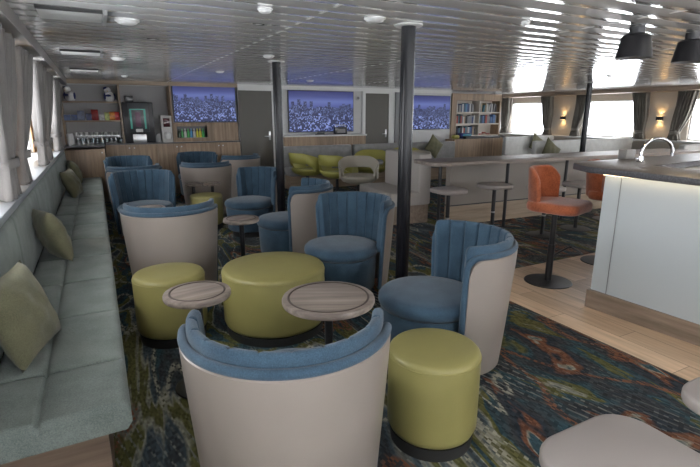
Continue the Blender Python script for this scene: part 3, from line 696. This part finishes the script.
# barrel chairs
def barrel(x, y, facing, m, label, grp):
    t = thing('barrel_chair', label, 'chair', (x, y, 0), R(facing-90), grp); t.scale = (1.08, 1.08, 1.04)
    A = R(128)
    def prof(a):
        s = abs(a)/A; zt = .78-.17*max(0, (s-.25)/.75)**1.2; zb = .60-.14*min(1, max(0, (s-.35)/.3)); r = .285+.02*(1-s); fl = .035
        if s > .93: k = (s-.93)/.07; zt -= .05*k
        return [(r-.018-fl*.2, zb), (r-.015+fl*.6, zt-.012), (r-.002+fl*.7, zt), (r+.012+fl*.7, zt-.012), (r+.015, zb), (r-.001, zb-.008)]
    rg = [[(px*.98, py*.95, z) for px, py, z in ring] for ring in arc_loop(prof, -A, A, 48)]
    MB().loft(rg).build('backrest', m, t, ang=70)
    # lower bowl with gap below the back
    MB().lathe([(0, .36), (.16, .365), (.25, .40), (.292, .455), (.30, .49), (.285, .50), (.27, .475), (0, .47)], (0, .02, 0), 40, sy=.98).build('seat', m, t, ang=70)
    for sg in (-1, 1):
        mb = MB(); mb.loft([[(sg*(.285+dx), yy, z) for dx, yy, z in ((-.012, y0, zb), (-.012, y1, zb), (.014, y1, zb), (.014, y0, zb))] for zb, y0, y1 in ((.46, -.09, .20), (.55, -.06, .19), (.62, -.03, .18))])
        mb.build('arm_support', m, t, ang=70)
    mb = MB(); mb.cyl((0, 0, .10), .025, .27, 16)
    mb.build('post', M['black'], t)
    for k in range(4):
        a = PI/4+PI/2*k; MB().tube([(0, 0, .115), (.14*math.cos(a), .14*math.sin(a), .10), (.29*math.cos(a), .29*math.sin(a), .016)], [.018, .016, .012]).build('leg', M['black'], t)
barrel(3.50, 8.42, 20, M['limechair'], 'lime barrel chair at far left, near the far black pillar', 'lime barrel chairs')
barrel(3.82, 7.78, 30, M['limechair'], 'lime barrel chair turned away below the middle television', 'lime barrel chairs')
barrel(3.84, 7.0, 243, M['beigechair'], 'beige barrel chair with arms facing the camera, before the lime chairs', 'beige barrel chairs')
barrel(4.78, 8.2, 235, M['limechair'], 'lime barrel chair directly behind the beige one', 'lime barrel chairs')
barrel(5.75, 8.42, 235, M['limechair'], 'lime barrel chair farthest right, seen left of the near black pillar', 'lime barrel chairs')
barrel(5.40, 7.65, 200, M['beigechair'], 'beige barrel chair behind the round table beside the near black pillar', 'beige barrel chairs')
rt = thing('dining_table', 'round pale table behind the near black pillar', 'table', (5.0, 6.92, 0))
MB().lathe([(0, .70), (.29, .70), (.30, .715), (.29, .73), (0, .73)], n=48).build('tabletop', mat('pale_tabletop', (.55, .50, .44), .25), rt)
MB().cyl((0, 0, .015), .03, .69, 16).build('pole', M['black'], rt); MB().cyl((0, 0, 0), .22, .015, 32).build('base', M['black'], rt)

# ---------------------------------------------------------------- banquette, partition and high counter
bq = thing('banquette', 'pale greige upholstered bench end beside the near black pillar', 'bench', (3.98, 5.34, 0), R(-6))
mb_b = mat('pale_upholstery', (.40, .37, .34), .6, bump=.1, bscale=200)
MB().bb(-.52, -.02, .02, 1.12, .26, .45, bev=.025, seg=3).build('seat', mb_b, bq, ang=60)
MB().bb(-.08, .12, .02, 1.12, .26, .97, bev=.03, seg=3).build('backrest', mb_b, bq, ang=60)
MB().bb(-.48, .10, .05, 1.09, 0, .26).build('plinth', M['woody'], bq, smooth=False)
pt = thing('partition', 'long taupe partition with wooden foot panel beneath the high counter', 'partition', (4.2, 5.06, 0), R(-3.0))
MB().bb(0, 4.6, 0, .10, .285, .845).build('upper_panel', M['partition'], pt, smooth=False)
MB().bb(0, 4.6, -.015, .10, 0, .27).build('foot_panel', M['woodx'], pt, smooth=False)
MB().bb(0, 4.6, -.006, .10, .27, .285).build('dark_strip', M['dark'], pt, smooth=False)  # dark line between upper panel and foot panel
hc = thing('high_counter', 'long grey wooden counter with rounded left end running across the room', 'counter', (3.62, 4.62, 0), R(-3.5))
poly = [(5.2, 0), (5.2, .62), (.12, .62)]+[(.12-.12*math.sin(PI/2*k/6), .50+.12*math.cos(PI/2*k/6)) for k in range(1, 7)]+[(0, .14)]+[(.14-.14*math.cos(PI/2*k/6), .14-.14*math.sin(PI/2*k/6)) for k in range(1, 7)]
MB().prism(poly[::-1], .882, .925, bev=.006).build('worktop', M['woodgrey'], hc)
for x in (.15, 1.24, 2.33, 3.42): 
    MB().cyl((x, .14, .0), .022, .882, 16).build('leg', M['black'], hc)
# pale stools at the counter
def make_stool(h):
    t = thing('backless_stool', 'stool', 'stool')
    MB().prism(rrect(.38, .38, .10, 8), h-.05, h, bev=.014).build('seat', M['stoolgrey'], t, ang=60)
    MB().cyl((0, 0, .01), .024, h-.06, 18).build('pole', M['black'], t)
    MB().lathe([(0, 0), (.19, 0), (.195, .004), (.19, .009), (.03, .014), (0, .014)], n=40).build('base', M['black'], t)
    MB().cyl((0, 0, .25), .026, .02, 18).build('collar', M['steel'], t)
    return t
st = make_stool(.63); SG = 'pale backless stools at the high counter'
st.location = (3.72, 4.50, 0); tag(st, 'pale backless stool at the left end of the high counter', 'stool', SG)
dup(st, (4.51, 4.54, 0), R(-5), 'pale backless stool left of the nearer orange bar stool, second along the counter', SG)
dup(st, (4.93, 4.08, 0), R(-8), 'backless stool mostly hidden behind the nearer orange bar stool', SG)
dup(st, (5.62, 4.12, 0), R(-8), 'backless stool between the two orange bar stools', SG)
dup(st, (6.55, 4.30, 0), R(-8), 'backless stool behind the orange bar stool at the bar corner', SG)
ls = make_stool(.52); ls['group'] = 'pale stools in the foreground'
ls.location = (1.245, .625, 0); ls.scale = (1.16, 1.12, 1.04); tag(ls, 'large pale grey stool seat cut by the bottom right corner', 'stool')
dup(ls, (1.95, .60, 0), 0, 'pale grey stool seat at the right edge beside the wooden floor', 'pale stools in the foreground')
# orange bar stools
def bar_stool(x, y, facing, label):
    t = thing('bar_stool', label, 'bar stool', (x, y, 0), R(facing-90), 'orange bar stools')
    MB().prism(rrect(.47, .46, .11, 8, 0, .03), .675, .765, bev=.03).build('seat', M['orange'], t, ang=70)
    A = R(68)
    def prof(a):
        s = abs(a)/A; zt = 1.055-.10*max(0, (s-.55)/.45)**2.2; r = .255; q = .018
        return [(r-.045, .72), (r-.035, .84), (r-.022, zt-.02), (r-.006, zt), (r+.012, zt-.005), (r+.02, zt-.02), (r+.008, .84), (r-.003, .70)]
    rg = [[(px*.93, py*1.0+.02, z) for px, py, z in ring] for ring in arc_loop(prof, -A, A, 40)]
    MB().loft(rg).build('backrest', M['orange'], t, ang=70)
    MB().cyl((0, 0, .01), .030, .35, 20).build('outer_pole', M['black'], t)
    MB().cyl((0, 0, .36), .024, .32, 20).build('inner_pole', M['black'], t)
    MB().lathe([(.024, 0), (.04, .0), (.045, .018), (.024, .018)], (0, 0, .657), 20, ring=True).build('seat_mount', M['chrome'], t)
    MB().lathe([(0, 0), (.205, 0), (.21, .004), (.205, .010), (.04, .018), (0, .018)], n=48).build('base', M['black'], t)
    fr = MB().tube([(0, .02, .25), (-.12, .21, .30), (-.10, .235, .30), (.10, .235, .30), (.12, .21, .30), (0, .02, .25)], .010).build('footrest', M['black'], t); fr.rotation_euler = (0, 0, R(45))
bar_stool(3.55, 2.82, -74, 'orange velvet bar stool on the wooden floor, the nearer one in full view')
bar_stool(4.56, 2.98, -60, 'orange velvet bar stool partly hidden behind the pale bar corner')

# ---------------------------------------------------------------- bar
bar = thing('bar', 'pale blue-grey bar with dark stone top and wooden kickboard at the right', 'bar', (0, 0, 0))
MB().prism([(3.36, 2.26), (4.9, 2.38), (4.9, 1.9), (3.9, 1.75), (3.9, -1.9), (3.84, -1.9), (3.40, 1.476)], .15, 1.065).build('front_panel', M['pale'], bar, smooth=False)
MB().prism([(3.325, 2.27), (4.92, 2.40), (4.92, 1.88), (3.95, 1.7), (3.95, -1.92), (3.80, -1.92), (3.40, 1.38)], 0, .15).build('kickboard', M['woody'], bar, smooth=False)
topm = mat('speckled_dark_stone', (.085, .083, .09), .42, noise=.35, nscale=90)
MB().prism([(3.29, 1.40), (3.31, 2.38), (3.43, 2.60), (3.54, 2.67), (5.2, 2.72), (5.2, 2.30), (3.82, 2.2), (3.95, -1.9), (3.72, -1.9)][::-1], 1.068, 1.115, bev=.006).build('worktop', topm, bar)
MB().prism([(3.83, 2.19), (5.2, 2.29), (5.2, -1.9), (3.96, -1.9)], .86, .90).build('inner_worktop', mat('steel_sink_top', (.55, .56, .57), .3), bar, smooth=False)
MB().prism([(5.2, 2.72), (5.6, 2.72), (5.6, -1.9), (5.2, -1.9)], 1.068, 1.115).build('rear_worktop', topm, bar, smooth=False)
MB().prism([(3.3595, 2.1310), (3.3535, 2.1304), (3.3539, 2.1270), (3.3599, 2.1276)], .151, 1.06).build('panel_joint', M['grey'], bar, smooth=False)
led = mat('warm_led', (1, .85, .6), .5, emit=(1, .78, .48), estr=7)
MB().prism([(3.318, 2.25), (3.335, 2.25), (3.375, 1.476), (3.358, 1.476)], 1.0645, 1.0672).build('led_strip', led, bar, smooth=False)
MB().prism([(3.358, 1.476), (3.375, 1.476), (3.815, -1.9), (3.80, -1.9)], 1.0645, 1.0672).build('led_strip', led, bar, smooth=False)
fa = thing('faucet', 'tall arched chrome faucet on the dark bar top', 'faucet', (4.0, 2.40, 1.116))
MB().lathe([(0, 0), (.028, 0), (.028, .012), (.02, .02), (.018, .05), (0, .05)], n=20).build('base', M['chrome'], fa)
pts = [(0, 0, .04), (0, 0, .08)]+[(.13-.13*math.cos(PI*k/14), -.0-.10*(1-math.cos(PI*k/14))/1.0*.5, .08+.115*math.sin(PI*k/14)) for k in range(15)]+[(.26, -.10, .05)]
MB().tube(pts, .013, 12).build('spout', M['chrome'], fa)
MB().tube([(-.01, 0, .025), (-.06, .01, .035)], .007).build('lever', M['chrome'], fa)
tag(MB().bb(4.15, 4.28, 2.62, 2.70, 1.116, 1.20, bev=.006).build('napkin_holder', M['grey']), 'dark grey holder on the bar top left of the faucet', 'holder')
# pendant lamps over the bar
def pendant(x, y, label):
    t = thing('pendant_lamp', label, 'lamp', (x, y, 0), 0, 'black pendant lamps above the bar'); z = 1.89
    MB().lathe([(.118, z), (.106, z+.07), (.092, z+.145), (.07, z+.16), (.03, z+.165), (.03, z+.162), (.068, z+.155), (.088, z+.142), (.102, z+.07), (.114, z)], n=40, ring=True).build('lamp_shade', M['black'], t)
    MB().cyl((0, 0, z+.162), .05, ZC-z-.164, 24).build('neck', M['black'], t)
    MB().lathe([(0, 0), (.03, .01), (.035, .03), (.03, .05), (0, .06)], (0, 0, z+.03), 20).build('bulb', M['lampwarm'], t)
    l = bpy.data.lights.new('pendant_light', 'SPOT'); l.energy = 8; l.color = (1, .75, .45); l.spot_size = R(110); l.shadow_soft_size = .04
    lo = bpy.data.objects.new('pendant_light', l); COL.objects.link(lo); lo.location = (0, 0, z+.02); lo.parent = t
pendant(3.44, 2.22, 'black pendant lamp above the bar, the left one')
pendant(4.08, 2.19, 'black pendant lamp above the bar, the right one')

# ---------------------------------------------------------------- bookcase
bk = thing('bookcase', 'wooden open bookcase with six bays of books right of the right television', 'bookcase', (0, 0, 0))
x0, x1 = 8.28, 9.80
MB().bb(x0-.16, x0, 9.86, 10.24, .0, 2.03).build('side_panel', M['woodv'], bk, smooth=False); MB().bb(x1, x1+.05, 9.9, 10.24, 0, 2.03).build('side_panel', M['woodv'], bk, smooth=False)
MB().bb(x0, x1, 9.9, 10.24, 1.86, 2.03).build('header', M['woodv'], bk, smooth=False)
MB().bb(x0, x1, 9.88, 10.24, 0, .95).build('base_cabinet', M['woodv'], bk, smooth=False)
MB().bb(x0, x1, 10.2, 10.24, .95, 1.86).build('back_panel', M['cream'], bk, smooth=False)
for z in (.975, 1.275, 1.57): MB().bb(x0, x1, 9.9, 10.2, z-.03, z).build('shelf', M['cream'], bk, smooth=False)
MB().bb(9.08, 9.105, 9.9, 10.2, .975, 1.86).build('divider', M['cream'], bk, smooth=False)
bm0 = {}
for si, (sz, sn_) in enumerate(((1.571, 'top'), (1.276, 'middle'), (.976, 'bottom'))):
    for bi, (bx0, bx1, bn) in enumerate(((x0+.02, 9.07, 'left'), (9.12, x1-.02, 'right'))):
        x = bx0; i = 0
        if si == 2 and bi == 1:
            for j in range(5):
                w = .22; xx = 9.2+.13*(j % 3)*1.1; zz = sz+.035*(j//3)
                k = (6, 7, 6, 0, 6)[j]
                tag(MB().bb(xx-.06, xx+.06, 9.95, 10.1, zz, zz+.033, bev=.003).build('book', M['book'][k]), '%s book lying flat on the bottom right shelf, %s of the heap' % (BOOKN[k], ORD[j]), 'book', 'books in the bookcase')
            continue
        while x < bx1-.085 and i < 15:
            w = rnd.uniform(.028, .055); h = rnd.uniform(.17, .235); k = rnd.choice([0, 0, 1, 1, 2, 3, 3, 4, 4, 5, 6, 7, 0])
            ln = (bi == 1 and si == 0 and i % 3 == 2)
            o = MB().bb(-w/2, w/2, 0, .15, 0, h, bev=.002).build('book', M['book'][k], smooth=False); o.location = (x+w/2+(.030 if ln else 0), 9.93, sz+(.003 if ln else 0)); o.rotation_euler = (0, R(9) if ln else 0, 0)
            tag(o, '%s book on the %s %s shelf of the bookcase, %s from its left' % (BOOKN[k], sn_, bn, ORD[i]), 'book', 'books in the bookcase')
            x += w+(.062 if ln else .004); i += 1
# items on the low cabinet below the television, seen above the high counter
sb = thing('sideboard', 'wooden sideboard wall below the right television and bookcase', 'cabinet', (0, 0, 0))
MB().bb(7.95, 9.7, 9.5, 9.855, 0, .90).build('body', M['woodv'], sb, smooth=False)
tag(MB().bb(8.35, 9.55, 9.53, 9.65, .901, .965, bev=.01).build('soundbar', M['black']), 'long black box on the sideboard below the bookcase', 'box')
bg_ = thing('tote_bag', 'dark teal bag on the sideboard below the bookcase', 'bag', (8.50, 9.76, .901))
MB().bb(-.18, .18, -.08, .08, 0, .14, bev=.03, seg=3).build('body', M['plush_blue'], bg_)
MB().bb(-.12, .16, -.085, -.07, .06, .12, bev=.006).build('panel', mat('teal_panel', (.03, .2, .28), .4), bg_)
pillow('pillow', .44, .12, M['olive'], 'sage cushion on its corner behind the counter, beneath the right television', (7.15, 9.27, .76), (R(84), R(38), R(0)))
tag(MB().bb(8.0, 8.2, 9.58, 9.7, .905, 1.0, bev=.04, seg=3).build('pillow', M['limechair']), 'small lime cushion on the left end of the sideboard', 'pillow')

# ---------------------------------------------------------------- right wall booths, curtains, sconces
mat_pale = fabric('pale_booth_cloth', (.50, .50, .48), (.62, .62, .60), fine=150)
def booth(x0, x1, y, zt, label, rz=0):
    t = thing('booth_seat', label, 'sofa', (x0, y, 0), rz, 'pale booth seats along the right windows'); w = x1-x0
    MB().bb(0, w, 0, .12, .10, zt, bev=.03, seg=3).build('backrest', mat_pale, t, ang=60)
    MB().bb(0, w, -.5, 0, .25, .45, bev=.03, seg=3).build('seat', mat_pale, t, ang=60)
    MB().bb(.02, w-.02, -.46, .1, 0, .25).build('plinth', M['woodx'], t, smooth=False)
booth(9.3, 11.1, 9.1, .95, 'pale booth seat farthest away under the first right window')
booth(7.9, 11.1, 6.9, .98, 'pale booth seat in the middle of the right windows')
booth(8.9, 11.1, 4.6, 1.0, 'pale booth seat behind the bar at the right')
pillow('pillow', .50, .12, M['olive'], 'sage cushion on its corner on the middle booth, left of the black pillar', (8.15, 6.74, .73), (R(84), R(32), R(0)))
pillow('pillow', .44, .12, M['olive'], 'sage cushion on its corner by the farthest right window', (10.3, 8.99, .75), (R(84), R(30), R(0)))
pillow('pillow', .46, .12, M['olive'], 'sage cushion behind the faucet at the right edge', (9.6, 4.47, .75), (R(84), R(30), R(0)))

def curtain(x, yt, yb, w_top, w_tie, z0, z1, ztie, m, label, grp, depth=.05, folds=6, lean=0):
    """hangs in the plane x; gathered at ztie towards yb"""
    t = thing('curtain', label, 'curtain', (x, 0, 0), 0, grp)
    def fn(u, v):
        z = z0+(z1-z0)*v
        if z >= ztie: k = (z-ztie)/(z1-ztie); k = k**.75; w = w_tie+(w_top-w_tie)*k; yc = yb+(yt-yb)*k
        else: k = (ztie-z)/(ztie-z0); w = w_tie*(1+.45*k); yc = yb
        ph = u*folds*2*PI
        sn_ = math.sin(ph+.6*math.sin(u*7)); sn_ = math.copysign(abs(sn_)**.6, sn_)
        return (depth*(.45+.55*min(1, w/w_top))*sn_*.5+lean*max(0, (z-ztie)/(z1-ztie))+.008*math.sin(ph*.37+z*5), yc+(u-.5)*w+.012*math.sin(z*7+u*5), z)
    o = MB().grid(fn, folds*16, 26).build('cloth', m, t, ang=80)
    md = o.modifiers.new('thickness', 'SOLIDIFY'); md.thickness = .006; md.offset = 0
    zz = ztie; n = 20; rings = []
    band = MB(); lo = []; 
    for dz in (-.035, .035):
        pass
    rings = []
    for q in range(n):
        a = 2*PI*q/n; ca, sa = math.cos(a), math.sin(a)
        rr = [(depth*.62*ca, w_tie*.54*sa)]*2; ri = [(depth*.55*ca, w_tie*.50*sa)]*2
        rings.append([(rr[0][0], yb+rr[0][1], zz-.03), (rr[0][0], yb+rr[0][1], zz+.03), (ri[0][0], yb+ri[0][1], zz+.03), (ri[0][0], yb+ri[0][1], zz-.03)])
    band.loft(rings, wrap=True); band.build('tie_band', m, t, ang=80)
    return t
LC = 'grey curtains along the left windows'
for i, (a, b, nm) in enumerate(((3.52, 4.52, 'nearest'), (6.02, 6.95, 'middle'), (8.42, 8.98, 'farthest'))):
    curtain(-.56, a+.10, a+.40, 1.12, .34, .957, 2.0, 1.19, M['curtain'], 'grey tied curtain at the %s left window pillar, its near side' % nm, LC, depth=.12, folds=6, lean=.09)
    curtain(-.57, b+.42, b+.20, .86, .28, .957, 2.0, 1.19, M['curtain'], 'grey tied curtain at the %s left window pillar, its far side' % nm, LC, depth=.12, folds=6, lean=.09)
curtain(-.58, 1.2, 1.12, .5, .3, .957, 2.0, 1.20, M['curtain'], 'grey tied curtain left of the camera', LC, depth=.11)
RC = 'taupe curtains along the right windows'
for i, (a, b, nm) in enumerate(((8.45, 9.78, 'farther lit'), (5.95, 7.15, 'nearer lit'), (3.35, 4.6, 'nearest'))):
    curtain(XR-.22, b-.20, b-.30, .40, .2, .952, 1.998, 1.12, M['curtain_dark'], 'taupe curtain left of the wall lamp on the %s right pillar' % nm, RC, depth=.12)
    curtain(XR-.22, a-.02, a+.14, .40, .2, .952, 1.998, 1.12, M['curtain_dark'], 'taupe curtain right of the wall lamp on the %s right pillar' % nm, RC, depth=.12)
curtain(XR-.22, 11.08, 11.1, .4, .22, .952, 1.998, 1.12, M['curtain_dark'], 'taupe curtain in the corner beside the bookcase', RC, depth=.12)
def sconce(x, y, z, sg, label, e=3.0):
    t = thing('wall_lamp', label, 'wall lamp', (x, y, z), 0 if sg > 0 else PI, 'black up and down wall lamps')
    MB().bb(-.09, 0, -.06, .06, -.045, .045, bev=.006).build('housing', M['black'], t)
    for s2 in (-1, 1):
        MB().bb(-.075, -.015, -.045, .045, s2*.0455, s2*.047).build('lens', M['lampwarm'], t, smooth=False)
        l = bpy.data.lights.new('sconce_light', 'SPOT'); l.energy = e; l.color = (1, .62, .25); l.spot_size = R(115); l.spot_blend = .6; l.shadow_soft_size = .02
        lo = bpy.data.objects.new('sconce_light', l); COL.objects.link(lo); lo.location = (-.05, 0, s2*.06); lo.rotation_euler = (0 if s2 < 0 else PI, 0, 0); lo.parent = t
sconce(XR, 9.15, 1.42, 1, 'black wall lamp glowing up and down on the farther right pillar')
sconce(XR, 6.56, 1.42, 1, 'black wall lamp glowing up and down on the nearer right pillar')
sconce(XL, 4.05, 1.42, -1, 'added black wall lamp warming the nearest left window pillar, behind the curtains', 5)  # unseen left lamps, added to turn the pillars behind the curtains orange
sconce(XL, 6.55, 1.42, -1, 'added black wall lamp warming the middle left window pillar, behind the curtains', 5)
sconce(XL, 9.0, 1.42, -1, 'added black wall lamp warming the farthest left window pillar, behind the curtains', 5)

# ---------------------------------------------------------------- ceiling fittings
for i, (x, y, nm) in enumerate(((-.055, 3.55, 'nearest'), (-.045, 5.62, 'middle'), (-.045, 7.7, 'farthest'))):
    t = thing('ceiling_vent', 'white ceiling vent with dark slot along the left side, the %s one' % nm, 'vent', (x, y, ZC), 0, 'ceiling vents')
    MB().bb(-.17, .17, -.16, .20, -.012, -.002, bev=.003).build('panel', M['white'], t)
    MB().bb(-.17, .17, -.20, -.165, -.02, -.002).build('slot', M['plinth'], t, smooth=False)
    MB().bb(.172, .195, -.20, .2, -.03, -.002).build('end_cap', M['grey'], t, smooth=False)
for x, y, r, lab in ((.263, 3.63, .075, 'flat round ceiling plate right of the nearest vent'), (.305, 6.0, .075, 'flat round ceiling plate right of the middle vent'), (1.66, 2.82, .07, 'white dome smoke detector left of the near pillar top'), (.95, 2.87, .045, 'small white ceiling sensor left of the white ceiling strip'),
                   (1.69, 5.05, .06, 'white ceiling fitting just before the far pillar collar'), (.50, 8.6, .05, 'small white dome above the coffee machine'), (1.65, 7.1, .06, 'flat white ceiling fitting above the left television'), (3.5, 8.2, .07, 'flat white ceiling fitting above the middle television'), (2.6, 2.45, .03, 'small white sprinkler between the ceiling strips'), (7.2, 5.0, .04, 'small white sprinkler near the thin pillar')):
    t = thing('ceiling_fitting', lab, 'ceiling fitting', (x, y, ZC))
    MB().lathe([(0, -.028), (r*.6, -.026), (r*.8, -.02), (r*.85, -.010), (r, -.008), (r, -.002), (0, -.002)], n=32).build('housing', M['lampwhite'], t, ang=60)
for i, (x, y, lab) in enumerate(((1.07, 3.35, 'dark recessed spot near the white ceiling strip'), (.50, 4.4, 'dark recessed spot right of the nearest vent'), (.55, 6.6, 'dark recessed spot right of the middle vent'), (2.9, 6.6, 'dark recessed spot beyond the far pillar'), (5.8, 4.4, 'dark recessed spot over the high counter'), (7.6, 5.2, 'dark recessed spot left of the thin pillar'), (4.6, 2.9, 'dark recessed spot above the bar corner'))):
    t = thing('downlight', lab, 'downlight', (x, y, ZC), 0, 'dark recessed ceiling spots')
    MB().lathe([(.03, -.006), (.048, -.006), (.05, -.002), (.03, -.002)], n=28, ring=True).build('ring', M['black'], t)
    MB().lathe([(0, -.003), (.03, -.003), (.03, -.001), (0, -.001)], n=20).build('lens', M['lampwhite'], t)
